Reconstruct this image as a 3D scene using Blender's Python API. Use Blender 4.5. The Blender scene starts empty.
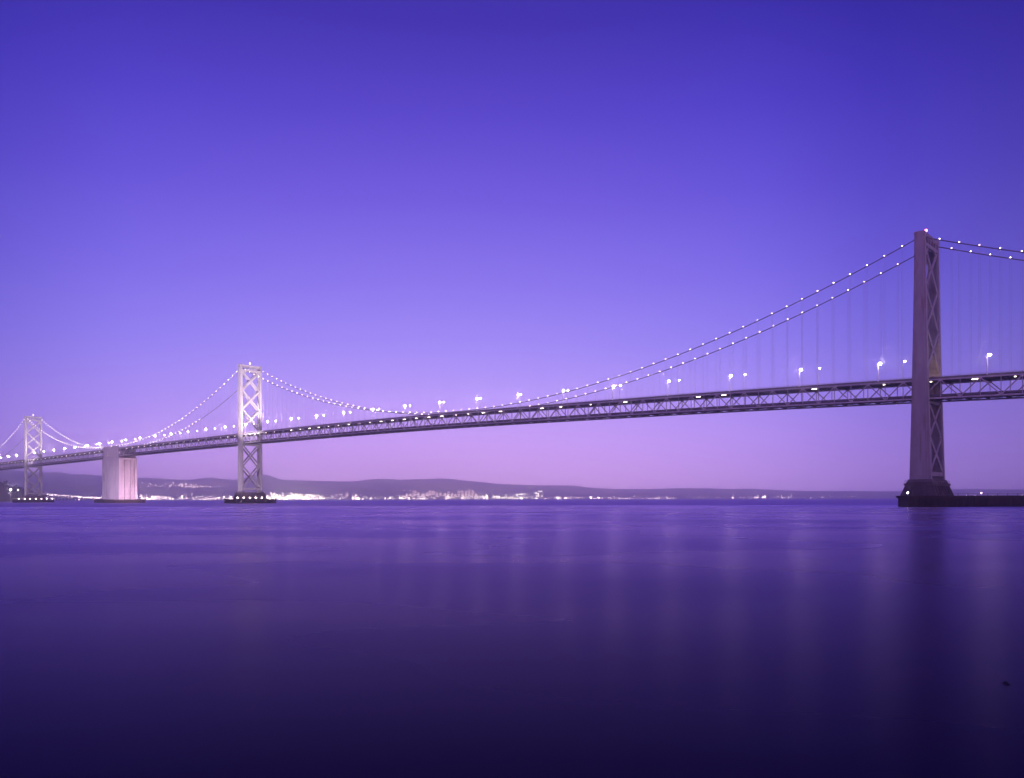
import bpy, math, random
from mathutils import Vector, Matrix
random.seed(7)
C = bpy.context.scene.collection
SC = bpy.context.scene
# ------------------------------------------------------------------ frame of the bridge
F = 825.0; HC = 4.5
X0, Y0 = 225.0, 446.74
DV = Vector((-0.73418, 0.67582)).normalized()      # along the bridge, away from the city
NV = Vector((-DV.y, DV.x))                         # towards the near side
RZ = math.atan2(DV.y, DV.x)
def W(s, v, z):
    return Vector((X0 + s*DV.x + v*NV.x, Y0 + s*DV.y + v*NV.y, z))

def lin(c):
    return c/12.92 if c <= 0.04045 else ((c+0.055)/1.055)**2.4
def rgb(r, g, b):
    return (lin(r/255), lin(g/255), lin(b/255), 1.0)

# ------------------------------------------------------------------ materials
def new_mat(name):
    m = bpy.data.materials.new(name); m.use_nodes = True
    nt = m.node_tree
    return m, nt, nt.nodes['Principled BSDF']
def surf(name, ca, cb, rough=0.6, scale=0.3, metal=0.0, streak=(1, 1, 1), bump=0.0, detail=6, third=None):
    m, nt, p = new_mat(name)
    tc = nt.nodes.new('ShaderNodeTexCoord'); mp = nt.nodes.new('ShaderNodeMapping')
    mp.inputs['Scale'].default_value = streak
    nz = nt.nodes.new('ShaderNodeTexNoise'); nz.inputs['Scale'].default_value = scale
    nz.inputs['Detail'].default_value = detail; nz.inputs['Roughness'].default_value = 0.62
    cr = nt.nodes.new('ShaderNodeValToRGB')
    cr.color_ramp.elements[0].position = 0.32; cr.color_ramp.elements[0].color = (*ca, 1)
    cr.color_ramp.elements[1].position = 0.68; cr.color_ramp.elements[1].color = (*cb, 1)
    nt.links.new(tc.outputs['Object'], mp.inputs['Vector']); nt.links.new(mp.outputs[0], nz.inputs['Vector'])
    nt.links.new(nz.outputs['Fac'], cr.inputs[0])
    col = cr.outputs[0]
    if third:                                       # rust or stain patches with a shape of their own
        n2 = nt.nodes.new('ShaderNodeTexNoise'); n2.inputs['Scale'].default_value = scale*2.3; n2.inputs['Detail'].default_value = 9
        mp2 = nt.nodes.new('ShaderNodeMapping'); mp2.inputs['Scale'].default_value = (1, 1, 0.12)
        nt.links.new(tc.outputs['Object'], mp2.inputs['Vector']); nt.links.new(mp2.outputs[0], n2.inputs['Vector'])
        r2 = nt.nodes.new('ShaderNodeMapRange'); r2.inputs[1].default_value = 0.55; r2.inputs[2].default_value = 0.72
        mx = nt.nodes.new('ShaderNodeMix'); mx.data_type = 'RGBA'
        nt.links.new(n2.outputs['Fac'], r2.inputs[0]); nt.links.new(r2.outputs[0], mx.inputs[0])
        nt.links.new(col, mx.inputs[6]); mx.inputs[7].default_value = (*third, 1)
        col = mx.outputs[2]
    nt.links.new(col, p.inputs['Base Color'])
    p.inputs['Roughness'].default_value = rough; p.inputs['Metallic'].default_value = metal
    if bump:
        b = nt.nodes.new('ShaderNodeBump'); b.inputs['Strength'].default_value = bump
        nt.links.new(nz.outputs['Fac'], b.inputs['Height']); nt.links.new(b.outputs[0], p.inputs['Normal'])
    return m
def glow(name, col, strength, cast=False):
    m, nt, p = new_mat(name)
    p.inputs['Base Color'].default_value = (0.8, 0.8, 0.8, 1)
    p.inputs['Emission Color'].default_value = (*col, 1)
    p.inputs['Emission Strength'].default_value = strength
    if not cast: m.cycles.emission_sampling = 'NONE'
    return m

def vary(m, lo, hi):                                # bulbs of unequal strength and tint
    nt = m.node_tree; p = nt.nodes['Principled BSDF']
    tc = nt.nodes.new('ShaderNodeTexCoord'); nz = nt.nodes.new('ShaderNodeTexNoise'); nz.inputs['Scale'].default_value = 0.31; nz.inputs['Detail'].default_value = 1
    nt.links.new(tc.outputs['Object'], nz.inputs['Vector'])
    mr = nt.nodes.new('ShaderNodeMapRange'); mr.inputs[1].default_value = 0.3; mr.inputs[2].default_value = 0.7; mr.inputs[3].default_value = lo; mr.inputs[4].default_value = hi
    nt.links.new(nz.outputs['Fac'], mr.inputs[0]); nt.links.new(mr.outputs[0], p.inputs['Emission Strength'])
    cr = nt.nodes.new('ShaderNodeValToRGB'); cr.color_ramp.elements[0].position = 0.35; cr.color_ramp.elements[0].color = (1, 0.92, 0.95, 1)
    cr.color_ramp.elements[1].position = 0.65; cr.color_ramp.elements[1].color = (1, 0.74, 0.66, 1)
    n2 = nt.nodes.new('ShaderNodeTexNoise'); n2.inputs['Scale'].default_value = 0.47; n2.inputs['Detail'].default_value = 0
    nt.links.new(tc.outputs['Object'], n2.inputs['Vector']); nt.links.new(n2.outputs['Fac'], cr.inputs[0]); nt.links.new(cr.outputs[0], p.inputs['Emission Color'])
    return m

M_STEEL = surf('silver bridge paint', (0.24, 0.235, 0.235), (0.33, 0.325, 0.32), 0.5, 0.25, 0.1, (1, 1, 0.3), third=(0.22, 0.17, 0.15))
M_TRUSS = surf('truss paint', (0.36, 0.35, 0.36), (0.50, 0.49, 0.50), 0.55, 0.4, 0.1)
M_CABLE = surf('cable paint', (0.13, 0.12, 0.14), (0.20, 0.19, 0.21), 0.6, 0.5)
M_ROPE = surf('pale suspender rope', (0.34, 0.33, 0.36), (0.46, 0.45, 0.48), 0.6, 0.5)
M_CONC = surf('anchorage concrete', (0.36, 0.34, 0.33), (0.50, 0.47, 0.45), 0.85, 0.08, 0, (1, 1, 0.25), 0.15, third=(0.24, 0.19, 0.18))
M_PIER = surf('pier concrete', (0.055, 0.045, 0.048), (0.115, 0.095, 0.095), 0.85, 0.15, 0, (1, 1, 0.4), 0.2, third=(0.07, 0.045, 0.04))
M_DARK = surf('wet timber and weed', (0.018, 0.015, 0.016), (0.045, 0.036, 0.036), 0.9, 0.6, 0, (1, 1, 0.3), 0.3)
M_ROAD = surf('bridge roadway concrete', (0.10, 0.10, 0.10), (0.16, 0.155, 0.155), 0.85, 0.3)
M_HILL = surf('dry grass and scrub hills', (0.06, 0.065, 0.045), (0.22, 0.18, 0.12), 1.0, 0.004)
M_LEAF = surf('dark tree crowns', (0.018, 0.026, 0.012), (0.035, 0.045, 0.02), 0.9, 0.08)
M_TOWN = surf('pale town walls', (0.20, 0.18, 0.17), (0.42, 0.38, 0.36), 0.9, 0.02)
M_ROCK = surf('wet shore rock', (0.012, 0.011, 0.012), (0.035, 0.03, 0.03), 0.6, 3.0, 0, (1, 1, 1), 0.6)
M_POLE = surf('galvanised pole', (0.62, 0.62, 0.63), (0.75, 0.75, 0.76), 0.5, 1.0, 0.2)
G_LAMP = glow('road lamp glass', (1.0, 0.82, 0.80), 300, True)
G_LAMP2 = glow('far side road lamp glass', (1.0, 0.78, 0.72), 60, True)
G_BULB = vary(glow('cable lamp glass', (1.0, 0.84, 0.82), 11), 8, 17)
G_TUBE = glow('deck lamp tube', (1.0, 0.80, 0.60), 9)
G_FAR = vary(glow('far cable lamp glass', (1.0, 0.84, 0.82), 20), 8, 19)
G_RED = glow('red beacon glass', (1.0, 0.18, 0.34), 8)
G_WHITE = glow('white beacon glass', (1.0, 0.85, 0.9), 8)
G_PORT = glow('port floodlights', (1.0, 0.82, 0.66), 34)
G_TOWN = glow('town lights', (1.0, 0.62, 0.60), 45)
G_SHORE = glow('shore road lights', (1.0, 0.74, 0.72), 36)

# ------------------------------------------------------------------ mesh builder
class MB:
    def __init__(self): self.v = []; self.f = []
    def add(self, vs, fs):
        n = len(self.v); self.v += [tuple(a) for a in vs]; self.f += [tuple(i+n for i in q) for q in fs]
    def hexa(self, b, t):                           # two quads (lists of four points), bottom and top
        self.add(b+t, [(3, 2, 1, 0), (4, 5, 6, 7), (0, 1, 5, 4), (1, 2, 6, 5), (2, 3, 7, 6), (3, 0, 4, 7)])
    def box(self, x0, x1, y0, y1, z0, z1):
        self.hexa([(x0, y0, z0), (x1, y0, z0), (x1, y1, z0), (x0, y1, z0)], [(x0, y0, z1), (x1, y0, z1), (x1, y1, z1), (x0, y1, z1)])
    def frustum(self, a, b, z0, c, d, z1, cx=0, cy=0):
        self.hexa([(cx-a, cy-b, z0), (cx+a, cy-b, z0), (cx+a, cy+b, z0), (cx-a, cy+b, z0)],
                  [(cx-c, cy-d, z1), (cx+c, cy-d, z1), (cx+c, cy+d, z1), (cx-c, cy+d, z1)])
    def beam(self, p, q, w, h, up=(0, 0, 1)):
        p = Vector(p); q = Vector(q); d = (q-p).normalized(); up = Vector(up)
        s = d.cross(up)
        if s.length < 1e-4: s = d.cross(Vector((1, 0, 0)))
        s.normalize(); u = s.cross(d)
        s *= w/2; u *= h/2
        self.hexa([p-s-u, p+s-u, p+s+u, p-s+u], [q-s-u, q+s-u, q+s+u, q-s+u])
    def tube(self, pts, r, n=8, r2=None, cap=True):
        pts = [Vector(p) for p in pts]; rings = []; base = len(self.v); k = len(pts)
        for i, p in enumerate(pts):
            d = (pts[min(i+1, k-1)]-pts[max(i-1, 0)]).normalized()
            a = d.cross(Vector((0, 0, 1)))
            if a.length < 1e-3: a = Vector((1, 0, 0))
            a.normalize(); b = a.cross(d)
            rr = r if r2 is None else r+(r2-r)*i/(k-1)
            for j in range(n):
                t = 2*math.pi*j/n
                self.v.append(tuple(p+a*rr*math.cos(t)+b*rr*math.sin(t)))
        for i in range(k-1):
            for j in range(n):
                j2 = (j+1) % n
                self.f.append((base+i*n+j, base+i*n+j2, base+(i+1)*n+j2, base+(i+1)*n+j))
        if cap:
            self.f.append(tuple(base+j for j in reversed(range(n)))); self.f.append(tuple(base+(k-1)*n+j for j in range(n)))
    def ball(self, c, rx, ry=None, rz=None, nu=8, nv=5):
        ry = rx if ry is None else ry; rz = rx if rz is None else rz
        base = len(self.v); self.v.append((c[0], c[1], c[2]-rz))
        for i in range(1, nv):
            ph = -math.pi/2+math.pi*i/nv
            for j in range(nu):
                t = 2*math.pi*j/nu
                self.v.append((c[0]+rx*math.cos(ph)*math.cos(t), c[1]+ry*math.cos(ph)*math.sin(t), c[2]+rz*math.sin(ph)))
        self.v.append((c[0], c[1], c[2]+rz)); top = len(self.v)-1
        for j in range(nu):
            j2 = (j+1) % nu
            self.f.append((base, base+1+j2, base+1+j)); self.f.append((top, top-nu+j, top-nu+j2))
            for i in range(nv-2):
                a = base+1+i*nu
                self.f.append((a+j, a+j2, a+nu+j2, a+nu+j))
    def build(self, name, mat, parent=None, smooth=False):
        me = bpy.data.meshes.new(name); me.from_pydata(self.v, [], self.f); me.update()
        me.materials.append(mat)
        if smooth:
            for p in me.polygons: p.use_smooth = True
        o = bpy.data.objects.new(name, me); C.objects.link(o)
        if parent: o.parent = parent
        return o
def tag(o, label=None, cat=None, group=None, kind=None):
    if label: o['label'] = label
    if cat: o['category'] = cat
    if group: o['group'] = group
    if kind: o['kind'] = kind
    return o
def empty(name, loc=(0, 0, 0), rz=0.0, parent=None):
    o = bpy.data.objects.new(name, None); o.location = loc; o.rotation_euler = (0, 0, rz); C.objects.link(o)
    o.empty_display_size = 0.5
    if parent: o.parent = parent
    return o
def copy_tree(o, parent=None):
    c = o.copy(); C.objects.link(c); c.parent = parent
    for ch in list(o.children): copy_tree(ch, c)
    return c

# ------------------------------------------------------------------ the bridge
MAIN, SIDE = 704.0, 354.0
W1, W2, W3, W4, W5, W6, W7 = -SIDE, 0.0, MAIN, MAIN+SIDE, MAIN+2*SIDE, 2*MAIN+2*SIDE, 2*MAIN+3*SIDE
PTS = [(-400, 56.5), (-200, 62.0), (-47, 66.7), (0, 68.2), (118, 71.6), (308, 75.4), (403, 77.0), (560, 78.1), (704, 78.3), (850, 77.9), (1000, 77.2),
       (1100, 76.1), (1250, 74.8), (1417, 73.3), (1551, 72.2), (1800, 70.0), (2500, 64.0)]
def ztop(s):                                        # smooth profile of the top of the upper parapet
    def raw(s):
        for (a, za), (b, zb) in zip(PTS, PTS[1:]):
            if s <= b: return za+(zb-za)*(s-a)/(b-a)
        return PTS[-1][1]
    return sum(raw(s+d) for d in (-60, -40, -20, 0, 20, 40, 60))/7+(0.85 if s < 300 else max(0.4, 0.85-(s-300)*0.001))
DEPTH = 12.2
CT = {W1: 62.0, W2: 143.3, W3: 150.8, W4: 79.0, W5: 143.6, W6: 143.0, W7: 75.0}
SPANS = [(W1, W2, 15.5, 38), (W2, W3, 70.6, 76), (W3, W4, 20.0, 38), (W4, W5, 20.0, 38), (W5, W6, 70.0, 76)]
def zcable(a, b, sag, s):
    t = (s-a)/(b-a)
    return CT[a]+(CT[b]-CT[a])*t-4*sag*t*(1-t)

bridge = empty('suspension_bridge', (X0, Y0, 0), RZ)
tag(bridge, 'long grey double deck suspension bridge strung with lights across the bay', 'bridge')

def tower(s0, H, legbase=4.8, legtop=2.75, pier_top=12.0, beacon=G_WHITE, label=None, antenna=True):
    zt = ztop(s0); LV = 11.85; z0 = pier_top
    def half(z): # longitudinal half width: slight flare
        t = (z-z0)/(H-z0)
        return legbase+(legtop-legbase)*(1-(1-t)**1.35)
    top = MB()
    # crown: two struts with short posts between
    hl = half(H)
    for sx in (-1, 1):
        xx = s0+sx*(hl-0.5)
        top.beam((xx, -10.5, H-1.0), (xx, 10.5, H-1.0), 0.8, 1.3)
        top.beam((xx, -10.5, H-6.2), (xx, 10.5, H-6.2), 0.8, 1.9)
        for y in (-6.4, -2.2, 2.2, 6.4):
            top.beam((xx, y, H-5.3), (xx, y, H-1.6), 0.8, 0.8)
        for sg in (-1, 1):                          # knee brackets below the lower strut
            top.beam((xx, sg*10.5, H-12), (xx, sg*5.6, H-7.0), 0.7, 0.9)
        for y in (-8.5, -4.3, 0, 4.3, 8.5):         # round heads of the openings
            top.beam((xx, y-1.0, H-2.3), (xx, y+1.0, H-2.3), 0.6, 0.9)
    top.box(s0-hl, s0+hl, -10.5, 10.5, H-0.36, H-0.1)
    root = top.build('bridge_tower', M_STEEL, bridge)
    for sg in (-1, 1):
        lg = MB(); zs = [z0, z0+12, z0+30, zt-DEPTH-4, zt, zt+25, zt+50, H-1.2, H-1.1]
        for za, zb in zip(zs[:-2], zs[1:-1]):
            def block(xa0, xa1, xb0, xb1, ya, yb):
                ya, yb = sorted((sg*ya, sg*yb))
                lg.hexa([(s0+xa0, ya, za), (s0+xa1, ya, za), (s0+xa1, yb, za), (s0+xa0, yb, za)],
                        [(s0+xb0, ya, zb), (s0+xb1, ya, zb), (s0+xb1, yb, zb), (s0+xb0, yb, zb)])
            a, b = half(za), half(zb)
            block(-a, a, -b, b, LV-0.1, LV+0.92)
            block(-a*0.72, a*0.72, -b*0.72, b*0.72, LV+0.92, LV+1.28)
            block(-a, -a+1.25, -b, -b+1.25, LV-1.28, LV-0.1)
            block(a-1.25, a, b-1.25, b, LV-1.28, LV-0.1)
            if zb < zt+5: block(-a+1.25, a-1.25, -b+1.25, b-1.25, LV-0.6, LV-0.1)
        for z in range(int(z0)+9, int(H)-4, 9):     # plate joints
            a = half(z)*0.72+0.05
            lg.box(s0-a, s0+a, min(sg*(LV+0.95), sg*(LV+1.34)), max(sg*(LV+0.95), sg*(LV+1.34)), z, z+0.35)
        lg.box(s0-hl-0.12, s0+hl+0.12, sg*LV-1.4, sg*LV+1.4, H-1.2, H+0.2)
        lg.box(s0-hl+0.3, s0+hl-0.3, sg*LV-1.0, sg*LV+1.0, H+0.2, H+0.5)
        lg.build('leg', M_STEEL, root)
    bw = 2.1 if s0 == W2 else 1.5
    def xbrace(za, zb, n):
        for i in range(n):
            a = za+(zb-za)*i/n; b = za+(zb-za)*(i+1)/n
            br = MB()
            for k, sx in enumerate((-1, 1)):
                xa, xb = s0+sx*(half(a)-0.75), s0+sx*(half(b)-0.75)
                br.beam((xa, -10.6, a), (xb, 10.6, b), bw, 0.62+0.01*k, (1, 0, 0))
                br.beam((xa+0.02, 10.6, a), (xb+0.02, -10.6, b), bw, 0.60+0.01*k, (1, 0, 0))
                xm = s0+sx*(half((a+b)/2)-0.75)
                br.beam((xm, 0, (a+b)/2-1.3), (xm, 0, (a+b)/2+1.3), 2.3, 0.7, (1, 0, 0))
                for yy in (-10.2, 10.2):
                    br.beam((xb, yy, b-1.6), (xb, yy, b+0.1 if i < n-1 else b), 1.3, 0.7, (1, 0, 0))
            br.build('cross_brace', M_STEEL, root)
    xbrace(zt+4.5, H-7.2, 3)
    xbrace(z0+6.0, zt-DEPTH-1.5, 2)
    for sx in (-1, 1):
        xx = s0+sx*(half(z0+3)-0.9)
        st = MB(); st.beam((xx, -10.9, z0+4.3), (xx, 10.9, z0+4.3), 0.9, 2.2); st.build('strut', M_STEEL, root)
        xx = s0+sx*(half(zt)-0.9)
        st = MB(); st.beam((xx, -10.9, zt-DEPTH-1.2), (xx, 10.9, zt-DEPTH-1.2), 0.9, 1.6); st.build('strut', M_STEEL, root)
    bc = MB()
    if antenna:
        bc.tube([(s0, 0, H-0.4), (s0, 0, H+4.2)], 0.28, 6, 0.12)
        bc.build('mast', M_STEEL, root)
        b2 = MB(); b2.ball((s0, 0, H+2.6), 0.75); b2.build('beacon', beacon, root, True)
    else:
        bc.tube([(s0, 1.5, H-0.2), (s0, 1.5, H+3.0)], 0.14, 6, 0.06)
        bc.build('mast', M_STEEL, root)
        b2 = MB(); b2.ball((s0, 1.5, H+3.4), 0.8); b2.build('beacon', beacon, root, True)
    if label: root['label'] = label
    # concrete pier with battered sides
    pr = MB()
    pr.frustum(9.9, 17.0, -3, 9.2, 16.4, 5.2, s0); pr.frustum(9.2, 16.4, 5.2, 7.0, 14.6, z0-1.8, s0)
    pr.frustum(7.5, 15.1, z0-1.8, 7.5, 15.1, z0-0.7, s0); pr.frustum(6.8, 14.2, z0-0.7, 6.6, 14.0, z0, s0)
    for y in (-11.85, 11.85):
        pr.frustum(6.2, 2.0, z0, 5.8, 1.8, z0+1.4, s0, y)
    for sg in (-1, 1):                              # ribs and recessed panels
        for y in (-12, -8, -4, 0, 4, 8, 12):
            pr.beam((s0+sg*9.3, y*1.1, 5.0), (s0+sg*7.2, y, z0-1.9), 0.9, 0.8, (0, 1, 0))
        for x in (-5, -2.5, 0, 2.5, 5):
            pr.beam((s0+x*1.2, sg*16.5, 5.0), (s0+x, sg*14.7, z0-1.9), 0.8, 0.8, (1, 0, 0))
    pr.build('pier', M_PIER, bridge)
    # railing round the pier top
    rl = MB()
    for z in (z0+0.3, z0+0.8):
        for sx in (-1, 1):
            rl.beam((s0+sx*7.0, -14.9, z), (s0+sx*7.0, 14.9, z), 0.12, 0.12)
            rl.beam((s0-7.0, sx*14.9, z), (s0+7.0, sx*14.9, z), 0.12, 0.12)
    for k in range(9):
        for sx in (-1, 1):
            rl.beam((s0+sx*7.0, -14.9+k*3.725, z0-0.7), (s0+sx*7.0, -14.9+k*3.725, z0+0.8), 0.14, 0.14)
    rl.build('pier_railing', M_STEEL, bridge)
    return root

tower(W2, 145.4, 5.4, 2.6, 12.8, G_RED, 'tall near tower, brownish grey in the dusk with red beacon', False)
tower(W3, 154.0, 4.6, 2.8, 11.8, G_WHITE, 'middle tower, pale and floodlit above the deck', True)
tower(W5, 146.2, 4.4, 2.7, 11.0, G_WHITE, 'far tower at the left, pale and floodlit', True)
tower(W6, 146.2, 4.4, 2.7, 11.0, G_WHITE, 'farthest tower', True)

TV = 9.95
def span(a, b, sag, n):
    p = (b-a)/n
    ga = 0.0
    nodes = [a+p*i for i in range(n+1)]
    up = MB(); lo = MB()
    near = MB(); far = MB()
    rails = {-9.6: MB(), 9.6: MB()}
    for i in range(n):
        s, e = nodes[i], nodes[i+1]; z, y = ztop(s), ztop(e)
        def slab(m, w, za, zb, v0=None, v1=None):
            v0 = -w if v0 is None else v0; v1 = w if v1 is None else v1
            m.hexa([(s, v0, z+za), (e, v0, y+za), (e, v1, y+za), (s, v1, z+za)], [(s, v0, z+zb), (e, v0, y+zb), (e, v1, y+zb), (s, v1, z+zb)])
        slab(up, 9.3, -1.45, -1.10)                 # roadway
        for v in (-9.75, 9.4): slab(up, 0, -1.7, -0.62, v, v+0.35)          # fascia
        for v in (-6, -2, 2, 6): slab(up, 0, -1.95, -1.451, v-0.16, v+0.16)  # stringers
        up.box(s-0.2, s+0.2, -9.3, 9.3, z-2.35, z-1.46)                       # floor beam
        slab(lo, 9.2, -DEPTH+1.35, -DEPTH+1.65)
        for v in (-9.25, 8.95): slab(lo, 0, -DEPTH+1.66, -DEPTH+2.45, v, v+0.25)
        for v in (-6, -2, 2, 6): slab(lo, 0, -DEPTH+0.85, -DEPTH+1.349, v-0.16, v+0.16)
        lo.box(s-0.22, s+0.22, -9.2, 9.2, z-DEPTH+0.25, z-DEPTH+1.34)
        if i % 2 == 0 and i+1 < n:                  # bottom wind bracing
            e2 = nodes[min(i+2, n)]
            lo.beam((s, -9.3, z-DEPTH+0.5), (e2, 9.3, ztop(e2)-DEPTH+0.5), 0.35, 0.25)
            lo.beam((s, 9.3, z-DEPTH+0.5), (e2, -9.3, ztop(e2)-DEPTH+0.52), 0.35, 0.25)
        for m, v in ((near, TV), (far, -TV)):
            slab(m, 0, -2.45, -1.72, v-0.36, v+0.36)  # top chord
            slab(m, 0, -DEPTH, -DEPTH+0.8, v-0.36, v+0.36)
            m.beam((s, v, z-DEPTH+0.7), (s, v, z-2.4), 0.30, 0.42, (0, 1, 0))
            if i % 2 == 0: q = ((s, v, z-DEPTH+0.7), (e, v, y-2.4))
            else: q = ((s, v, z-2.4), (e, v, y-DEPTH+0.7))
            m.beam(q[0], q[1], 0.50, 0.44, (0, 1, 0))
            # gusset plates
            zz = (z-DEPTH+0.95) if i % 2 == 0 else (z-2.6)
            m.box(s-0.95, s+0.95, v-0.40, v+0.40, zz-0.55, zz+0.55)
        for v in (-9.6, 9.6):
            rv = rails[v]; slab(rv, 0, -0.10, 0.0, v-0.07, v+0.07); slab(rv, 0, -0.38, -0.30, v-0.05, v+0.05)
            for k in range(3):
                t = k/3; xx = s+(e-s)*t; zz = z+(y-z)*t
                rv.box(xx-0.06, xx+0.06, v-0.06, v+0.06, zz-0.62, zz-0.1)
    near.build('stiffening_truss', M_TRUSS, bridge); far.build('stiffening_truss', M_TRUSS, bridge)
    u = up.build('upper_deck', M_ROAD, bridge)
    for rv in rails.values(): rv.build('railing', M_TRUSS, u)
    lo.build('lower_deck', M_ROAD, bridge)
    for v in (11.0, -11.0):
        m = MB()
        m.tube([(s, v, zcable(a, b, sag, s)) for s in nodes], 0.28, 8)
        m.build('main_cable', M_CABLE, bridge, True)
for sp in SPANS: span(*sp)

# suspenders and cable lights: the hundred that show largest are parts of their own, the rest one part
def hanger_mesh(s, v, z0, z1):
    m = MB()
    for dx in (-0.35, 0.35): m.tube([(s+dx, v, z0), (s+dx, v, z1)], 0.034, 5)
    m.box(s-0.5, s+0.5, v-0.42, v+0.42, z1-0.35, z1+0.35)
    return m
def bulb_mesh(s, v, z, r):
    m = MB(); m.ball((s, v, z+0.30+r), r, r, r, 8, 5); return m
hangers = []; bulbs = []
for (a, b, sag, n) in SPANS:
    p = (b-a)/n
    for i in range(n+1):
        s = a+p*i
        for v in (11.0, -11.0):
            zc = zcable(a, b, sag, s); zd = ztop(s)-2.2
            if 0 < i < n and zc-zd > 3.2 and abs(s-W2) > 4: hangers.append((s, v, zd, zc))
            lit = True
            if v < 0 and a == W3 and s < 843: lit = False
            if v < 0 and a == W5: lit = False
            if s > 1700 or s < -330 or (i in (0, n) and a != W4): lit = False
            if zc < ztop(s)+0.3: zc = ztop(s)+0.3
            if lit: bulbs.append((s, v, zc))
hangers.sort(key=lambda h: 0 if False else (abs(h[0]+0 - 60) if h[0] > -60 else 9000+abs(h[0])))
hm = MB()
for k, (s, v, z0, z1) in enumerate(hangers):
    m = hanger_mesh(s, v, z0, z1)
    if k < 100: m.build('suspender', M_ROPE, bridge)
    else: hm.add(m.v, m.f)
tag(hm.build('suspenders', M_ROPE, bridge), kind='stuff')
bulbs.sort(key=lambda h: h[0] if h[0] > -60 else 9000+abs(h[0]))
bm_ = MB()
for k, (s, v, z) in enumerate(bulbs):
    r = 0.27 if s < 250 else 0.27+0.10*min(1, (s-250)/900)
    m = bulb_mesh(s, v, z, r)
    if k < 100: m.build('cable_light', G_BULB, bridge, True)
    else: bm_.add(m.v, m.f)
tag(bm_.build('cable_lights', G_FAR, bridge), kind='stuff')
# lamps under the upper deck
first = None
k = 0
spots_ = [-43, -25, -4, 20, 59, 117, 135, 192, 222, 250, 268, 290, 311, 330]
while spots_[-1] < 1650: spots_.append(spots_[-1]+(16.4 if spots_[-1] < 760 else 18.6))
for s in spots_:
    if not any(abs(s-t) < 8 for t in (W3, W5)) and not (W4-34 < s < W4+34) and k < 100:
        big = s in (-25, 59, 117, 135, 192) or (s > 240 and random.random() < 0.6)
        m = MB(); L = (1.45 if big else 0.45) if s < 640 else (0.7 if big else 0.4)
        z = ztop(s)-2.75
        m.beam((s-L, 7.6, z), (s+L, 7.6, z), 0.5, 0.28)
        o = m.build('deck_lamp', G_TUBE, bridge); k += 1

# middle anchorage
an = MB()
LA, WA = 27.5, 12.2
za = ztop(W4)
def wall(m, x0, x1, y0, y1, z0, z1, batter=0.0):
    m.hexa([(x0-batter, y0-batter, z0), (x1+batter, y0-batter, z0), (x1+batter, y1+batter, z0), (x0-batter, y1+batter, z0)],
           [(x0, y0, z1), (x1, y0, z1), (x1, y1, z1), (x0, y1, z1)])
wall(an, W4-LA, W4+LA, -WA, WA, -3, za-DEPTH-2.6, 0.5)
wall(an, W4-LA+0.3, W4+LA-0.3, -WA+0.4, WA-0.4, za-DEPTH-2.6, za-DEPTH-0.25)
for sg in (-1, 1):                                  # the four fluted corner walls rising beside the trusses
    y0, y1 = sorted((sg*10.9, sg*(WA-0.3)))
    an.box(W4-LA+2.5, W4+LA-2.5, y0, y1, za-DEPTH-0.3, za+2.2)
    for k in range(9):
        x = W4-LA+4+k*5.85
        an.box(x-0.9, x+0.9, min(sg*(WA-0.3), sg*(WA+0.15)), max(sg*(WA-0.3), sg*(WA+0.15)), za-DEPTH+0.2, za+2.8)
    for k in range(5):                              # pilasters of the long sides
        x = W4-LA+5.5+k*11
        an.box(x-1.4, x+1.4, min(sg*WA, sg*(WA+0.35)), max(sg*WA, sg*(WA+0.35)), -3, za-DEPTH-4.5)
    for zz in (14, 31, 47):
        an.box(W4-LA-0.4, W4+LA+0.4, min(sg*WA, sg*(WA+0.5)), max(sg*WA, sg*(WA+0.5)), zz, zz+0.3)
for sg in (-1, 1):                                  # end faces: tall panels between piers, ledge low down
    x0, x1 = sorted((W4+sg*LA, W4+sg*(LA+1.9)))
    for y, w in ((-10.6, 1.6), (-3.9, 0.7), (3.9, 0.7), (10.6, 1.6)):
        an.box(x0, x1, y-w, y+w, -3, za-DEPTH-5)
    an.box(x0, x1+sg*0.0, -WA, WA, za-DEPTH-5, za-DEPTH-2.7)
    x0, x1 = sorted((W4+sg*LA, W4+sg*(LA+2.3)))
    an.box(x0, x1, -WA-0.1, WA+0.1, 19.6, 21.0)
    an.box(x0, x1, -WA-0.1, WA+0.1, 11.0, 11.8)
ao = an.build('anchorage', M_CONC, bridge)
ao['label'] = 'big pale concrete anchorage block under the middle of the bridge'

# timber and concrete fenders round the piers
def fender(s0, lx, ly, top, label):
    r = empty('pier_fender', W(s0, 0, 0), RZ)
    tag(r, label, 'fender', 'fender platforms round the bridge piers')
    m = MB()
    m.box(-lx, lx, -ly, ly, -2, top-0.9)
    m.box(-lx-0.3, lx+0.3, -ly-0.3, ly+0.3, top-0.9, top-0.3)
    m.build('platform', M_DARK, r)
    q = MB(); st = 2.4
    nx = int(2*lx/st); ny = int(2*ly/st)
    for i in range(nx+1):
        for sg in (-1, 1):
            q.tube([(-lx+i*2*lx/nx, sg*(ly+0.7), -2), (-lx+i*2*lx/nx, sg*(ly+0.7), top+random.uniform(-0.5, 0.9))], 0.38, 6)
    for i in range(ny+1):
        for sg in (-1, 1):
            q.tube([(sg*(lx+0.7), -ly+i*2*ly/ny, -2), (sg*(lx+0.7), -ly+i*2*ly/ny, top+random.uniform(-0.5, 0.9))], 0.38, 6)
    q.build('fender_piles', M_DARK, r)
    n = 7 if s0 != W4 else 0
    for i in range(n):
        y = -ly+1.5+(2*ly-3)*i/(n-1)
        l = MB(); l.ball((-lx+1.2, y, top+1.3), 0.5); lo_ = l.build('lamp', G_SHORE, r, True)
        l = MB(); l.tube([(-lx+1.2, y, top-0.3), (-lx+1.2, y, top+0.8)], 0.12, 5); l.build('lamp_post', M_POLE, lo_)
    return r
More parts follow.
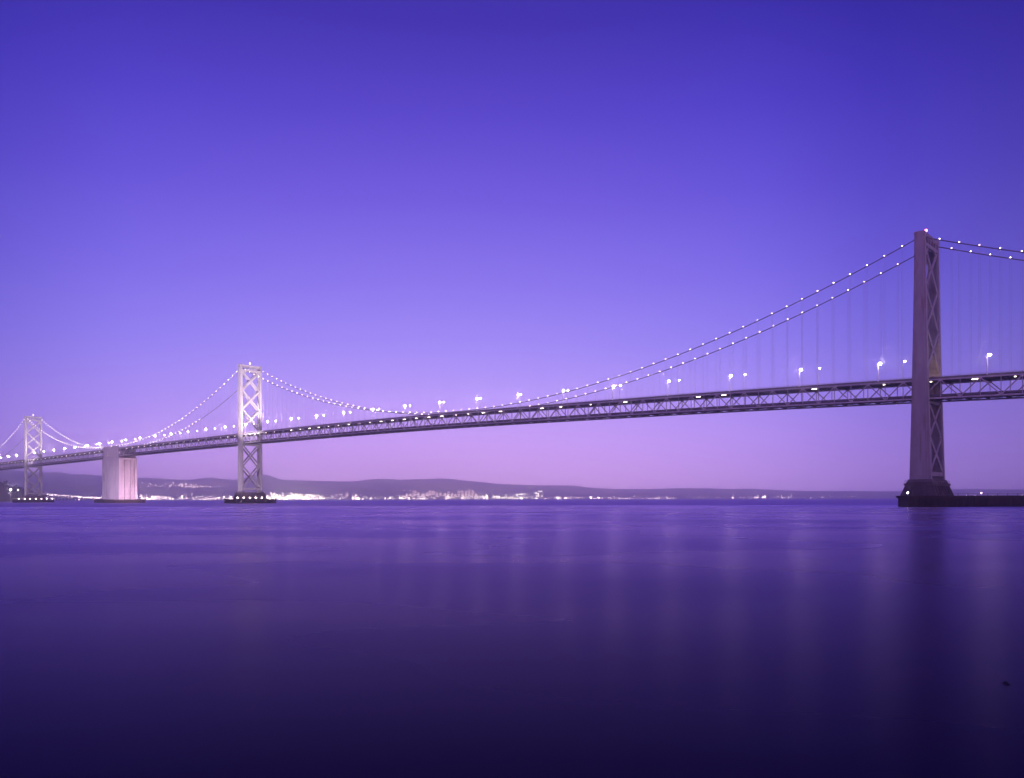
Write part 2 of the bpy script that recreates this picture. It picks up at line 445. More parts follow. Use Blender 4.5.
fender(W3, 13, 23.5, 5.0, 'dark pile fender round the foot of the middle tower, row of lamps on top')
fender(W4, 35, 20, 4.8, 'dark jagged pile fender round the foot of the concrete anchorage')
fender(W5, 13, 27, 5.0, 'dark pile fender round the foot of the far left tower, row of lamps on top')

# road lamps along both edges of the upper deck
def road_lamp(height, arm, glass, k):
    r = empty('street_lamp')
    p = MB(); p.tube([(0, 0, 0), (0, 0, height*0.93)], 0.24, 6, 0.15)
    p.tube([(0, 0, height*0.93), (-0.35*arm, 0.15*arm, height*0.99), (-arm, 0.45*arm, height)], 0.09, 6, 0.07)
    p.box(-0.3, 0.3, -0.3, 0.3, 0, 0.5); p.build('pole', M_POLE, r)
    h = MB(); h.ball((-arm, 0.45*arm, height+0.12), 0.70*k, 0.62*k, 0.56*k, 10, 7); h.build('lamp_head', glass, r, True)
    c = MB(); c.ball((-arm, 0.45*arm, height+0.12+0.5*k), 0.5*k, 0.4*k, 0.2, 8, 4); c.build('lamp_cover', M_POLE, r, True)
    return r
ORD = ['first', 'second', 'third', 'fourth', 'fifth', 'sixth', 'seventh', 'eighth', 'ninth', 'tenth', 'eleventh', 'twelfth', 'thirteenth', 'fourteenth', 'fifteenth', 'sixteenth']
near_s = [-31.0, 22.3]+[22.3+45.2*k-(0.5*k if k < 8 else 4) for k in range(1, 36)]
far_s = [-1.5, 15.5]+[15.5+48.4*k if k < 7 else 306+(k-6)*45.2 for k in range(1, 36)]
protos = (road_lamp(9.6, 1.2, G_LAMP, 1.0), road_lamp(12.6, 1.2, G_LAMP2, 0.72))
used = [False, False]
for side, lst in ((0, near_s), (1, far_s)):
    cnt = {}
    for s in lst:
        if s > 1640: continue
        if any(abs(s-t) < 6 for t in (W2, W3, W5)): s += 9
        reg = 0 if s < W2 else 1 if s < W3 else 2 if s < W4 else 3 if s < W5 else 4
        k = cnt.get(reg, 0); cnt[reg] = k+1
        o = copy_tree(protos[side]) if used[side] else protos[side]; used[side] = True
        v = 9.9 if side == 0 else -9.9
        o.location = W(s, v, ztop(s)-1.14); o.rotation_euler = (0, 0, RZ)
        where = ['just right of the tall near tower', 'left of the tall near tower', 'left of the middle tower', 'left of the concrete anchorage', 'beyond the far left tower'][reg]
        rail = 'near rail' if side == 0 else 'far rail'
        tag(o, '%s lit road lamp %s, on the %s' % (ORD[k], where, rail), 'street lamp', 'street lamps along the upper deck of the bridge')

# ------------------------------------------------------------------ wharf at the foot of the near tower
wh = empty('wharf', (198.0, 413.0, 0), math.radians(0.5))
tag(wh, 'long low dark wharf running right from the foot of the near tower', 'wharf')
m = MB(); m.box(0.6, 400, 1.0, 13.0, 4.3, 5.25); m.box(0.2, 400.4, 0.7, 13.3, 5.25, 5.5); m.build('wharf_deck', M_DARK, wh)
m = MB()
m.box(1.5, 399, 2.2, 3.4, -3, 4.3); m.box(1.2, 2.4, 2.2, 12.4, -3, 4.3)
m.build('bulkhead', M_DARK, wh)
m = MB()
for i in range(131):
    m.tube([(1.2+i*3.05, 1.2, -3), (1.2+i*3.05, 1.2, 4.3+(0.0))], 0.32, 6)
for z in (1.6, 3.2): m.box(1, 399, 0.78, 1.0, z, z+0.35)
tag(m.build('fender_piles', M_DARK, wh), kind='stuff')
m = MB()
for i in range(80): m.box(1+i*5-0.08, 1+i*5+0.08, 1.0, 1.16, 5.5, 6.5)
m.box(1, 399, 1.02, 1.14, 6.4, 6.5)
m.build('railing', M_DARK, wh)
for nm, (x, y, h, r) in (('a', (3.0, 6.0, 1.2, 0.42)), ('b', (42.0, 9.0, 1.2, 0.16))):
    e_ = empty('wharf_lamp', (198.0+x, 413.0+y, 5.5))
    tag(e_, 'bright lamp low on the left end of the dark wharf' if nm == 'a' else 'small lamp partway along the dark wharf right of the tower', 'lamp', 'wharf lamps')
    l = MB(); l.tube([(0, 0, 0), (0, 0, h)], 0.09, 6); l.build('post', M_POLE, e_)
    l = MB(); l.ball((0, 0, h+r*0.8), r); l.build('lamp_head', G_PORT if nm == 'a' else G_TOWN, e_, True)

# ------------------------------------------------------------------ ground of the place: water, hills, shores
def yh(x): return 500-0.0025*x
def interp(pts, x):
    if x <= pts[0][0]: return pts[0][1]
    for (a, ya), (b, yb) in zip(pts, pts[1:]):
        if x <= b: return ya+(yb-ya)*(x-a)/(b-a)
    return pts[-1][1]
wm, nt, p = new_mat('bay water')
tc = nt.nodes.new('ShaderNodeTexCoord')
def wnoise(scale, sx, sy, det, rough=0.55):
    mp = nt.nodes.new('ShaderNodeMapping'); mp.inputs['Scale'].default_value = (sx, sy, 1)
    nz = nt.nodes.new('ShaderNodeTexNoise'); nz.inputs['Scale'].default_value = scale; nz.inputs['Detail'].default_value = det
    nz.inputs['Roughness'].default_value = rough
    nt.links.new(tc.outputs['Object'], mp.inputs[0]); nt.links.new(mp.outputs[0], nz.inputs['Vector'])
    return nz
n1 = wnoise(0.035, 0.5, 1.0, 2, 0.4); n2 = wnoise(0.14, 0.45, 1.0, 2)
mr = nt.nodes.new('ShaderNodeMapRange'); mr.inputs[1].default_value = 0.3; mr.inputs[2].default_value = 0.7
mr.inputs[3].default_value = 0.20; mr.inputs[4].default_value = 0.36
nt.links.new(n1.outputs['Fac'], mr.inputs[0])
sy = nt.nodes.new('ShaderNodeSeparateXYZ'); nt.links.new(tc.outputs['Object'], sy.inputs[0])
wl = nt.nodes.new('ShaderNodeMapRange'); wl.inputs[1].default_value = 520; wl.inputs[2].default_value = 580   # the wind line far out
wl.inputs[3].default_value = 0.0; wl.inputs[4].default_value = 0.22; nt.links.new(sy.outputs['Y'], wl.inputs[0])
ad = nt.nodes.new('ShaderNodeMath'); ad.operation = 'ADD'; nt.links.new(mr.outputs[0], ad.inputs[0]); nt.links.new(wl.outputs[0], ad.inputs[1])
gl = nt.nodes.new('ShaderNodeBsdfAnisotropic'); gl.inputs['Color'].default_value = (0.64, 0.51, 0.80, 1)
df = nt.nodes.new('ShaderNodeBsdfDiffuse'); df.inputs['Color'].default_value = (0.004, 0.003, 0.016, 1)
fr = nt.nodes.new('ShaderNodeFresnel'); fr.inputs['IOR'].default_value = 1.10
mxs = nt.nodes.new('ShaderNodeMixShader')
nt.links.new(fr.outputs[0], mxs.inputs[0]); nt.links.new(df.outputs[0], mxs.inputs[1]); nt.links.new(gl.outputs[0], mxs.inputs[2])
nt.links.new(mxs.outputs[0], nt.nodes['Material Output'].inputs['Surface'])
nt.links.new(ad.outputs[0], gl.inputs['Roughness'])
b = nt.nodes.new('ShaderNodeBump'); b.inputs['Strength'].default_value = 0.015; b.inputs['Distance'].default_value = 0.3
nt.links.new(n2.outputs['Fac'], b.inputs['Height']); nt.links.new(b.outputs[0], gl.inputs['Normal'])
nt.nodes.remove(p)
m = MB(); m.add([(-11000, -540, 0), (11000, -540, 0), (11000, 9200, 0), (-11000, 9200, 0)], [(0, 1, 2, 3)])
tag(m.build('water', wm), kind='structure')

RIDGE = [(-300, 466), (-60, 467), (0, 469), (43, 473.2), (63, 474), (69, 475.8), (84, 474.8), (102, 475.8), (137, 478.3), (160, 479.2), (192, 480), (213, 478.3), (234, 480),
         (255, 475.8), (266, 475.4), (283, 480), (325, 481), (354, 481.7), (379, 480.6), (393, 480), (408, 480), (428, 479), (447, 479.3), (465, 480.6),
         (484, 482.5), (497, 484), (540, 485.3), (575, 485.5), (586, 487.3), (615, 489), (650, 489), (690, 488.4), (720, 489), (782, 490.4), (823, 491.2), (885, 491.5), (950, 489.5), (1030, 489.5), (1300, 490)]
from mathutils import noise
def ridge(name, Y, depth, pts, x0, x1, nx, ny, amp, seed, label_kind='structure', pull=1.0):
    m = MB(); vs = []
    for i in range(nx+1):
        px = x0+(x1-x0)*i/nx
        H = max(0.0, (yh(px)-interp(pts, px))*Y/F+HC)
        for j in range(ny+1):
            t = j/ny                                # 0 at the shore, 1 behind the crest
            yy = Y-depth*0.7+depth*1.5*t
            prof = math.sin(math.pi*min(1, t/0.93))**pull if t < 0.93 else 0.0
            tt = 0.4667                             # where the crest lies
            prof = math.sin(min(1.0, t/tt)*math.pi/2)**1.4 if t <= tt else max(0.0, math.cos((t-tt)/(1-tt)*math.pi/2))
            nz = noise.fractal(Vector((px*0.018, t*3.0, seed)), 1.0, 2.0, 5)
            z = H*prof*(1+amp*nz*(1-0.95*prof if t <= tt else 1))-1.5+1.5*min(1, t*8)
            vs.append(((px-512)/F*yy, yy, z))
    fs = []
    for i in range(nx):
        for j in range(ny):
            a = i*(ny+1)+j; fs.append((a, a+ny+1, a+ny+2, a+1))
    m.add(vs, fs)
    o = m.build(name, M_HILL, None, True); tag(o, kind=label_kind)
    return vs
ridge('hills', 7900, 2000, RIDGE, -420, 1420, 420, 40, 0.12, 1.3)
LOW = [(-300, 486), (0, 488), (60, 487), (110, 489), (140, 486), (165, 484), (205, 486), (240, 489), (275, 487.5), (300, 489), (330, 490.5), (365, 489), (400, 491), (440, 490),
       (480, 492), (520, 493.5), (560, 494.5), (620, 496), (700, 496.2), (760, 495.6), (820, 496.3), (1100, 495.5)]
ridge('foothills', 6900, 1300, LOW, -420, 1420, 420, 20, 0.6, 4.7)
# low flat shore in front of the foothills
m = MB()
pts = []
nn = 160
for i in range(nn+1):
    px = -420+1840*i/nn
    yf = 5850+130*noise.noise(Vector((px*0.02, 3.1, 0)))
    pts.append(((px-512)/F*yf, yf))
vs = [(x, y, -0.5) for x, y in pts]+[(x, y+25, 3.0) for x, y in pts]+[(x*1.2, y+1400, 3.5) for x, y in pts]
fs = []
for i in range(nn):
    for r in range(2): fs.append((r*(nn+1)+i, r*(nn+1)+i+1, (r+1)*(nn+1)+i+1, (r+1)*(nn+1)+i))
m.add(vs, fs); tag(m.build('shore', M_HILL, None, True), kind='structure')

# wooded island at the far left, where the bridge lands
ISL = [(-420, 430), (-200, 440), (-60, 462), (-20, 474), (0, 479.5), (8, 482), (13, 486), (24, 486.5), (29, 491), (42, 492.5), (50, 498), (56, 500.5)]
YI = 2150.0
m = MB(); vs = []; nx, ny = 120, 18
isl = []
for i in range(nx+1):
    px = -420+(56+420)*i/nx
    H = max(0.0, (yh(px)-interp(ISL, px)-2.2)*YI/F+HC)
    for j in range(ny+1):
        t = j/ny; yy = YI-110+500*t
        prof = math.sin(min(1.0, t/0.25)*math.pi/2)**0.8 if t <= 0.25 else max(0.0, math.cos((t-0.25)/0.75*math.pi/2))
        z = H*prof*(1+0.12*noise.noise(Vector((px*0.05, t*4, 2))))-0.6
        x = (px-512)/F*yy
        vs.append((x, yy, z)); isl.append((x, yy, z))
fs = [(i*(ny+1)+j, (i+1)*(ny+1)+j, (i+1)*(ny+1)+j+1, i*(ny+1)+j+1) for i in range(nx) for j in range(ny)]
m.add(vs, fs); tag(m.build('island', M_HILL, None, True), kind='structure')
m = MB()
for k in range(900):                                # the wood that covers it, one dark mass of crowns
    x, y, z = random.choice(isl)
    if z < 1.5 or y > 2250: continue
    x += random.uniform(-9, 9); y += random.uniform(-12, 12)
    r = random.uniform(2.6, 5.6)
    for q in range(9):
        c = (x+random.gauss(0, r*0.5), y+random.gauss(0, r*0.5), z+r*0.9+random.gauss(0, r*0.45))
        rr = r*random.uniform(0.28, 0.55)
        m.ball(c, rr, rr, rr*0.8, 6, 4)
tag(m.build('woodland', M_LEAF), 'dark wooded slope of the island at the far left edge', 'woodland', kind='stuff')
for k, (px, py) in enumerate([(10.5, 490), (18.2, 490.3)]):
    Yb = YI-125
    z = (yh(px)-py)*Yb/F+HC
    e_ = empty('shore_lamp', ((px-512)/F*Yb, Yb, 0))
    tag(e_, ('bright lamp at the dark foot of the island, left one of the pair', 'bright lamp at the dark foot of the island, nearer the far tower')[k], 'lamp', 'lamps at the island shore')
    l = MB(); l.tube([(0, 0, -3), (0, 0, z)], 0.35, 6, 0.2); l.build('post', M_POLE, e_)
    l = MB(); l.ball((0, 0, z+0.9), 1.3 if k == 0 else 1.0); l.build('lamp_head', G_LAMP if k == 0 else G_SHORE, e_, True)

# ------------------------------------------------------------------ far city across the bay
YS = 5990.0
def P(px, Y): return (px-512)/F*Y
town = MB(); tl = MB(); pl = MB(); sl = MB()
def lamp_ball(mb, px, Y, z, r):
    mb.ball((P(px, Y), Y, z), r, r, r, 5, 3)
for k in range(1500):                               # low buildings along the shore and up the slopes
    px = random.uniform(-60, 1060)
    dens = 0.9 if 130 < px < 560 else 0.45
    if random.random() > dens: continue
    Y = YS+abs(random.gauss(0, 300))+30
    w = random.uniform(10, 40); d = random.uniform(10, 30); h = random.uniform(5, 15)*(1.6 if 260 < px < 480 and random.random() < 0.3 else 1)
    x = P(px, Y); town.box(x-w/2, x+w/2, Y-d/2, Y+d/2, 1.0, 4+h)
tag(town.build('distant_town', M_TOWN), 'mass of small pale waterfront buildings along the far shore', 'town', kind='stuff')
def seg(mb, a, b, n, r0, r1, z0, z1, Y=5960, jit=60):
    n = int(n*(0.42 if n > 100 else 0.6)); c = [random.uniform(a, b) for q in range(max(2, n//12))]
    for k in range(n):
        px = random.uniform(a, b) if k % 2 else min(b, max(a, random.gauss(random.choice(c), (b-a)*0.05)))
        lamp_ball(mb, px, Y+random.uniform(0, jit), z0+(z1-z0)*random.random()**1.8, r0+(r1-r0)*random.random()**1.5)
# brilliant port areas
seg(pl, 267, 322, 330, 1.2, 3.2, 6, 40); seg(pl, 270, 300, 60, 1.5, 3.0, 20, 50)
seg(pl, 322, 345, 30, 1, 2.2, 6, 20); seg(pl, 350, 357, 26, 1.4, 3.2, 6, 34); seg(pl, 358, 378, 40, 1, 2.2, 5, 18)
seg(pl, 385, 402, 34, 1, 2.4, 5, 16); seg(pl, 408, 426, 36, 1, 2.0, 3, 9)
seg(pl, 445, 452, 22, 1.2, 2.8, 6, 36); seg(pl, 400, 500, 90, 1, 2.2, 5, 26); seg(pl, 462, 480, 30, 1, 2.2, 5, 22); seg(pl, 480, 487, 30, 1.3, 3, 6, 36)
seg(pl, 493, 500, 18, 1.2, 2.6, 6, 30); seg(pl, 502, 541, 170, 1.0, 2.2, 5, 40); seg(pl, 536, 543, 20, 1.4, 2.6, 20, 66)
tag(pl.build('port_lights', G_PORT), 'brilliant band of white floodlights over the far port', 'lights', kind='stuff')
# dotted road lights
seg(sl, 544, 560, 14, 0.9, 1.8, 4, 10); seg(sl, 556, 583, 36, 1, 2.2, 4, 14); seg(sl, 588, 606, 36, 1, 2.2, 4, 20); seg(sl, 608, 622, 16, 1, 2.0, 4, 12)
seg(sl, 622, 680, 80, 0.7, 1.5, 4, 8); seg(sl, 690, 720, 12, 0.8, 1.4, 4, 14); seg(sl, 728, 733, 6, 1.2, 2.2, 5, 16); seg(sl, 738, 758, 26, 0.9, 1.7, 4, 16)
seg(sl, 762, 769, 12, 1.2, 2.4, 6, 24); seg(sl, 778, 793, 18, 1.0, 2.4, 6, 30); seg(sl, 800, 830, 16, 0.7, 1.5, 4, 12)
seg(sl, 945, 1030, 50, 0.8, 2.0, 5, 26); seg(sl, 965, 978, 14, 1.2, 2.4, 10, 24)
for k in range(66): lamp_ball(sl, random.uniform(30, 268), 5960+random.uniform(0, 60), random.uniform(6, 32), random.uniform(1.0, 2.6))
for k in range(120): lamp_ball(sl, random.uniform(136, 268), 5960+random.uniform(0, 60), random.uniform(4, 16), random.uniform(0.8, 2.0))
for px in (142, 147, 152, 156, 182, 219, 224, 231, 235): 
    for q in range(3): lamp_ball(sl, px+random.uniform(-0.5, 0.5), 5965, random.uniform(14, 28), 3.0)
tag(sl.build('shore_lights', G_SHORE), 'dotted pinkish lights strung along the far shore', 'lights', kind='stuff')
# a lit causeway descending towards the anchorage, far off to the left
cw = MB(); cl = MB()
YC = 4300
for k in range(44):
    t = (k+random.random())/44; px = 36+t*66
    z = (yh(px)-(493.6+4.6*t**0.8))*YC/F+HC
    cl_r = random.uniform(0.7, 1.7)
    cl.ball((P(px, YC), YC, z+random.uniform(-3, 3)), cl_r, cl_r, cl_r, 5, 3)
for k in range(60):
    t = k/59; t2 = (k+1)/59
    pa, pb = 34+t*70, 34+t2*70
    za_, zb_ = [(yh(q)-(495+4.0*u**0.8))*YC/F+HC-3 for q, u in ((pa, t), (pb, t2))]
    cw.beam((P(pa, YC), YC+6, za_), (P(pb, YC), YC+6, zb_), 18, 4)
    if k % 3 == 0: cw.box(P(pa, YC)-3, P(pa, YC)+3, YC+2, YC+10, -3, za_)
cwo = cw.build('causeway', M_DARK); tag(cwo, 'distant lit causeway sloping down between the far tower and the anchorage', 'causeway')
tag(cl.build('road_lights', G_SHORE, cwo), kind='stuff')
# lights scattered on the slopes
for k in range(520):
    px = random.choice([random.gauss(172, 26), random.gauss(300, 40), random.gauss(440, 50), random.uniform(-20, 900)])
    low = interp(LOW, px)
    t = random.random()
    py = low+(497.5-low)*t-0.3
    Y = 6950-900*t
    z = (yh(px)-py)*Y/F+HC
    if z < 4: continue
    r = random.uniform(0.7, 1.5)
    tl.ball((P(px, Y), Y, z), r, r, r, 5, 3)
for k in range(60):
    px = random.gauss(175, 22); py = random.gauss(485.5, 1.5); Y = 6600
    r = random.uniform(1.0, 1.9); tl.ball((P(px, Y), Y, (yh(px)-py)*Y/F+HC), r, r, r, 5, 3)
tl.ball((P(86.5, 7880), 7880, (yh(86)-474.2)*7880/F+HC), 4, 4, 4, 6, 4)
tag(tl.build('hillside_lights', G_TOWN), 'faint pink lights scattered over the far hillsides', 'lights', kind='stuff')

# office blocks of the far downtown
def office_mat(name, base, dens):
    m, nt, p = new_mat(name)
    tc = nt.nodes.new('ShaderNodeTexCoord')
    br = nt.nodes.new('ShaderNodeTexVoronoi'); br.inputs['Scale'].default_value = 0.22; br.feature = 'F1'
    mr = nt.nodes.new('ShaderNodeMath'); mr.operation = 'GREATER_THAN'; mr.inputs[1].default_value = 1-dens
    nt.links.new(tc.outputs['Object'], br.inputs['Vector'])
    sep = nt.nodes.new('ShaderNodeSeparateColor'); nt.links.new(br.outputs['Color'], sep.inputs[0])
    nt.links.new(sep.outputs[0], mr.inputs[0])
    ml = nt.nodes.new('ShaderNodeMath'); ml.operation = 'MULTIPLY'; ml.inputs[1].default_value = 5.0
    nt.links.new(mr.outputs[0], ml.inputs[0])
    p.inputs['Base Color'].default_value = (*base, 1); p.inputs['Roughness'].default_value = 0.7
    p.inputs['Emission Color'].default_value = (1, 0.62, 0.5, 1)
    nt.links.new(ml.outputs[0], p.inputs['Emission Strength'])
    return m
OM = [office_mat('office facade warm', (0.42, 0.34, 0.32), 0.22), office_mat('office facade grey', (0.30, 0.29, 0.31), 0.16)]
spec = [(403, 7, 28), (407, 6, 34), (410.5, 6, 40), (414.5, 9, 66), (418, 6, 44), (423, 9, 38), (427, 7, 50), (430, 7, 58), (433.5, 8, 63), (437, 6, 52), (440.5, 7, 44),
        (445, 7, 40), (448.5, 6, 56), (452, 6, 42), (455, 7, 36), (459, 7, 66), (462.5, 6, 58), (466, 6, 64), (469, 6, 74), (472.5, 7, 60), (476, 6, 38), (341, 7, 42), (347, 6, 46)]
names = ['low', 'stepped', 'slim', 'square', 'wide']
for k, (px, w, h) in enumerate(spec):
    Y = 6200+(k*37) % 160; ww = w*3.0; x = P(px, Y)
    r = empty('office_block', (x, Y, 0))
    where = ('%s from left in the far downtown' % (ORD+['seventeenth', 'eighteenth', 'nineteenth', 'twentieth', 'twenty first'])[k]) if k < 21 else ('left of the two standing apart', 'right of the two standing apart')[k-21]
    tag(r, 'far pinkish office block with lit windows, '+where, 'office block', 'office blocks of the far downtown')
    m = MB(); m.box(-ww/2, ww/2, -11, 11, 1, h+3)
    if k % 3 == 1: m.box(-ww/3, ww/3, -8, 8, h+3, h+10)
    m.build('wall', OM[k % 2], r)
    m = MB(); m.box(-ww/4, ww/5, -5, 5, (h+10 if k % 3 == 1 else h+3), (h+13.5 if k % 3 == 1 else h+6.5)); m.build('roof', M_TOWN, r)
# port cranes
def crane(px, Y, label):
    r = empty('port_crane', (P(px, Y), Y, 2)); tag(r, label, 'crane', 'cranes of the far port')
    m = MB()
    for sx in (-1, 1):
        for sy in (-1, 1): m.beam((sx*9, sy*9, 0), (sx*8, sy*7, 42), 2.2, 2.2)
        m.beam((sx*9, -9, 18), (sx*9, 9, 18), 1.6, 1.6)
    m.beam((-9, -9, 40), (9, -9, 40), 2, 2); m.beam((-9, 9, 40), (9, 9, 40), 2, 2)
    m.beam((0, -7, 42), (0, 0, 66), 2, 2); m.beam((0, 7, 42), (0, 0, 66), 2, 2)
    m.build('portal_frame', M_TOWN, r)
    m = MB(); m.beam((-30, 0, 43), (8, 0, 43), 2.4, 2.4); m.beam((8, 0, 43), (34, 0, 62), 2.2, 2.2); m.beam((0, 0, 66), (30, 0, 60), 0.9, 0.9); m.beam((0, 0, 66), (-28, 0, 44), 0.9, 0.9)
    m.build('boom', M_TOWN, r)
    return r
crane(538, 6010, 'far port crane with raised boom, left one at the end of the bright lights')
crane(542.5, 6030, 'far port crane with raised boom, right one at the end of the bright lights')
crane(289, 6010, 'far port crane standing in the middle of the leftmost bright port lights')
crane(353, 6010, 'far port crane above the single star of light between the port areas')

# ------------------------------------------------------------------ rocks by the near shore
def rock(loc, r, label, seed):
    m = MB(); vs = []; nu, nv = 14, 9
    base = MB(); base.ball((0, 0, 0), 1, 1, 1, nu, nv)
    m.f = base.f
    for v in base.v:
        q = Vector(v); k = 1+0.45*noise.fractal(q*1.3+Vector((seed, 0, 0)), 1, 2, 4)
        m.v.append((q.x*k*r[0], q.y*k*r[1], q.z*k*r[2]))
    o = m.build('rock', M_ROCK, None); o.location = loc
    tag(o, label, 'rock', 'rocks breaking the near water')
rock((11.9, 19.9, -0.06), (0.12, 0.2, 0.10), 'small dark rock tip breaking the smooth water at the right edge', 1.0)

# ------------------------------------------------------------------ sky
world = bpy.data.worlds.new('World'); SC.world = world; world.use_nodes = True
nt = world.node_tree; N = nt.nodes; L = nt.links
bg = N['Background']
tc = N.new('ShaderNodeTexCoord'); sep = N.new('ShaderNodeSeparateXYZ'); L.new(tc.outputs['Generated'], sep.inputs[0])
ramp = N.new('ShaderNodeValToRGB'); L.new(sep.outputs['Z'], ramp.inputs[0])
stops = [(0.0, (235, 180, 236)), (0.02, (232, 178, 240)), (0.05, (215, 168, 246)), (0.09, (200, 165, 255)), (0.13, (184, 158, 255)), (0.18, (162, 143, 252)), (0.25, (140, 120, 242)),
         (0.34, (112, 92, 224)), (0.42, (88, 70, 205)), (0.50, (64, 50, 175)), (0.62, (48, 38, 150)), (1.0, (34, 24, 105))]
el = ramp.color_ramp.elements
def half_rgb(pz, c):                                # kept at half strength so that the horizon can pass 1; the background doubles it
    g = 0.5*interp([(0.0, 1.85), (0.03, 1.5), (0.08, 1.14), (0.14, 1.0), (0.25, 0.98)], pz)
    return tuple(x*g for x in rgb(*c)[:3])+(1.0,)
el[0].position, el[0].color = stops[0][0], half_rgb(*stops[0])
el[1].position, el[1].color = 1.0, half_rgb(*stops[-1])
for pz, c in stops[1:-1]:
    e = el.new(pz); e.color = half_rgb(pz, c)
# brightness round the compass: brightest a little left of the bridge axis, darker to the sides, warm afterglow behind the viewer
nrm = N.new('ShaderNodeCombineXYZ'); L.new(sep.outputs['X'], nrm.inputs[0]); L.new(sep.outputs['Y'], nrm.inputs[1])
nn_ = N.new('ShaderNodeVectorMath'); nn_.operation = 'NORMALIZE'; L.new(nrm.outputs[0], nn_.inputs[0])
dt = N.new('ShaderNodeVectorMath'); dt.operation = 'DOT_PRODUCT'; L.new(nn_.outputs[0], dt.inputs[0])
A0 = math.atan((450-512)/F); dt.inputs[1].default_value = (math.sin(A0), math.cos(A0), 0)
mr = N.new('ShaderNodeMapRange'); mr.inputs[1].default_value = -1; mr.inputs[2].default_value = 1; L.new(dt.outputs['Value'], mr.inputs[0])
r2 = N.new('ShaderNodeValToRGB'); L.new(mr.outputs[0], r2.inputs[0])
el = r2.color_ramp.elements
el[0].position, el[0].color = 0.0, (1.45, 1.15, 1.2, 1)
el[1].position, el[1].color = 1.0, (1, 1, 1, 1)
for pz, c in ((0.45, (1.1, 0.85, 0.8)), (0.80, (0.36, 0.34, 0.46)), (0.905, (0.40, 0.43, 0.62)), (0.942, (0.52, 0.55, 0.78)), (0.968, (0.78, 0.81, 0.95))):
    e = el.new(pz); e.color = (*c, 1)
mul = N.new('ShaderNodeMix'); mul.data_type = 'RGBA'; mul.blend_type = 'MULTIPLY'; mul.inputs[0].default_value = 1.0
L.new(ramp.outputs[0], mul.inputs[6]); L.new(r2.outputs[0], mul.inputs[7])
sky = N.new('ShaderNodeTexSky'); sky.sky_type = 'NISHITA'; sky.sun_disc = False
SUN_EL, SUN_AZ = math.radians(2.0), math.radians(140)
sky.sun_elevation = SUN_EL; sky.sun_rotation = SUN_AZ
sc_ = N.new('ShaderNodeMix'); sc_.data_type = 'RGBA'; sc_.blend_type = 'MULTIPLY'; sc_.inputs[0].default_value = 1.0
L.new(sky.outputs[0], sc_.inputs[6]); sc_.inputs[7].default_value = (0.006, 0.003, 0.006, 1)
add = N.new('ShaderNodeMix'); add.data_type = 'RGBA'; add.blend_type = 'ADD'; add.inputs[0].default_value = 1.0
L.new(mul.outputs[2], add.inputs[6]); L.new(sc_.outputs[2], add.inputs[7])
L.new(add.outputs[2], bg.inputs[0]); bg.inputs[1].default_value = 2.0

# last glow of the sun, low behind the viewer to the right
sd = bpy.data.lights.new('sun', 'SUN'); sd.energy = 0.2; sd.angle = math.radians(25); sd.color = (1.0, 0.66, 0.72)
so = bpy.data.objects.new('sun', sd); C.objects.link(so)
dirv = Vector((math.sin(SUN_AZ)*math.cos(math.radians(8)), math.cos(SUN_AZ)*math.cos(math.radians(8)), math.sin(math.radians(8))))
so.rotation_euler = (-dirv).to_track_quat('-Z', 'Y').to_euler()

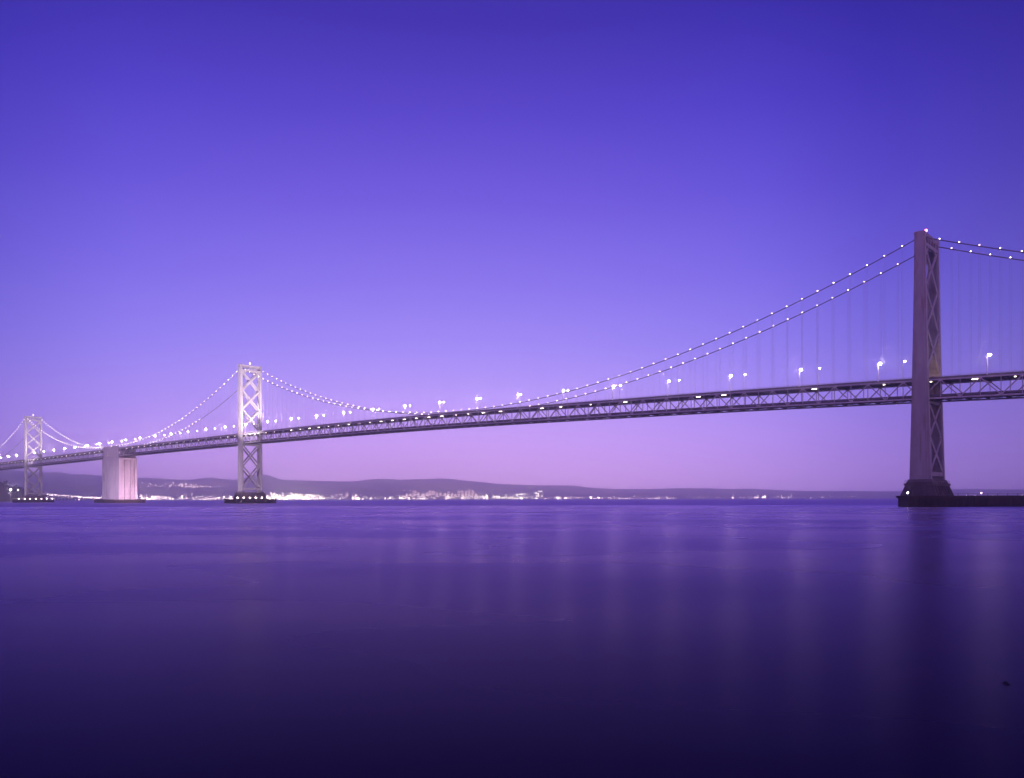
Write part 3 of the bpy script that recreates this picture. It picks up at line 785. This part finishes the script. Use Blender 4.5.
# unseen spots added to light towers and anchorage, most hung over open water
def spot(name, loc, target, watts, ang, col, r=1.0):
    d = bpy.data.lights.new(name, 'SPOT'); d.energy = watts; d.spot_size = math.radians(ang); d.spot_blend = 0.6; d.color = col; d.shadow_soft_size = r
    o = bpy.data.objects.new(name, d); C.objects.link(o); o.location = loc
    o.rotation_euler = (Vector(target)-Vector(loc)).to_track_quat('-Z', 'Y').to_euler()
for s0, H, e in ((W3, 154, 1.0), (W5, 146, 0.62)):
    spot('unseen_tower_flood', W(s0-75, 95, 8), W(s0, 0, H-20), 5000000*e, 36, (1.0, 0.78, 0.92))  # added over open water to brighten the upper tower
    spot('unseen_tower_flood', W(s0-60, 95, 8), W(s0, 0, 40), 700000*e, 36, (0.95, 0.72, 0.95))  # weaker spot added over open water for the lower legs
    spot('unseen_tower_flood', W(s0-72, 0, ztop(s0)+1.5), W(s0, 0, H-32), 650000*e, 54, (1.0, 0.80, 0.92))  # added above the deck to brighten the bracing
for v in (30, -12):
    spot('unseen_anchorage_flood', W(W4-LA-45, v, 7), W(W4-LA, v*0.3, 34), 150000, 100, (0.98, 0.58, 0.88))  # added over open water to brighten the end face
spot('unseen_anchorage_flood', W(W4-10, 75, 7), W(W4, 15, 30), 140000, 110, (0.84, 0.64, 1.0))  # added over open water to brighten the long side
spot('unseen_tower_flood', W(W2-7, 4, ztop(0)+0.5), W(W2, -11, ztop(0)+6), 3200, 80, (1.0, 0.6, 0.15), 0.3)

# ------------------------------------------------------------------ haze over the bay
hz = MB(); hz.box(-11500, 11500, -560, 9300, -4.0, 420)
hm_, nt, p = new_mat('haze air')
nt.nodes.remove(p)
pv = nt.nodes.new('ShaderNodeVolumePrincipled'); pv.inputs['Color'].default_value = (1.0, 0.98, 1.0, 1); pv.inputs['Density'].default_value = 2.1e-4
pv.inputs['Anisotropy'].default_value = 0.95
nt.links.new(pv.outputs[0], nt.nodes['Material Output'].inputs['Volume'])
ho = hz.build('haze', hm_); tag(ho, 'thin violet haze over the bay', 'haze', kind='stuff')

# ------------------------------------------------------------------ camera
cd = bpy.data.cameras.new('camera'); cd.sensor_width = 36; cd.lens = F/1024*36
cd.clip_start = 0.5; cd.clip_end = 40000
cd.shift_y = (498.7-389)/1024; cd.shift_x = 0
co = bpy.data.objects.new('camera', cd); C.objects.link(co); SC.camera = co
co.location = (0, 0, HC)
co.rotation_euler = (math.radians(90), math.radians(0.14), 0)
SC.view_settings.view_transform = 'Standard'; SC.view_settings.look = 'None'
SC.view_settings.exposure = 0; SC.view_settings.gamma = 1
SC.cycles.max_bounces = 5; SC.cycles.diffuse_bounces = 2; SC.cycles.glossy_bounces = 3; SC.cycles.volume_bounces = 2
SC.cycles.sample_clamp_indirect = 4.0
SC.cycles.use_denoising = True
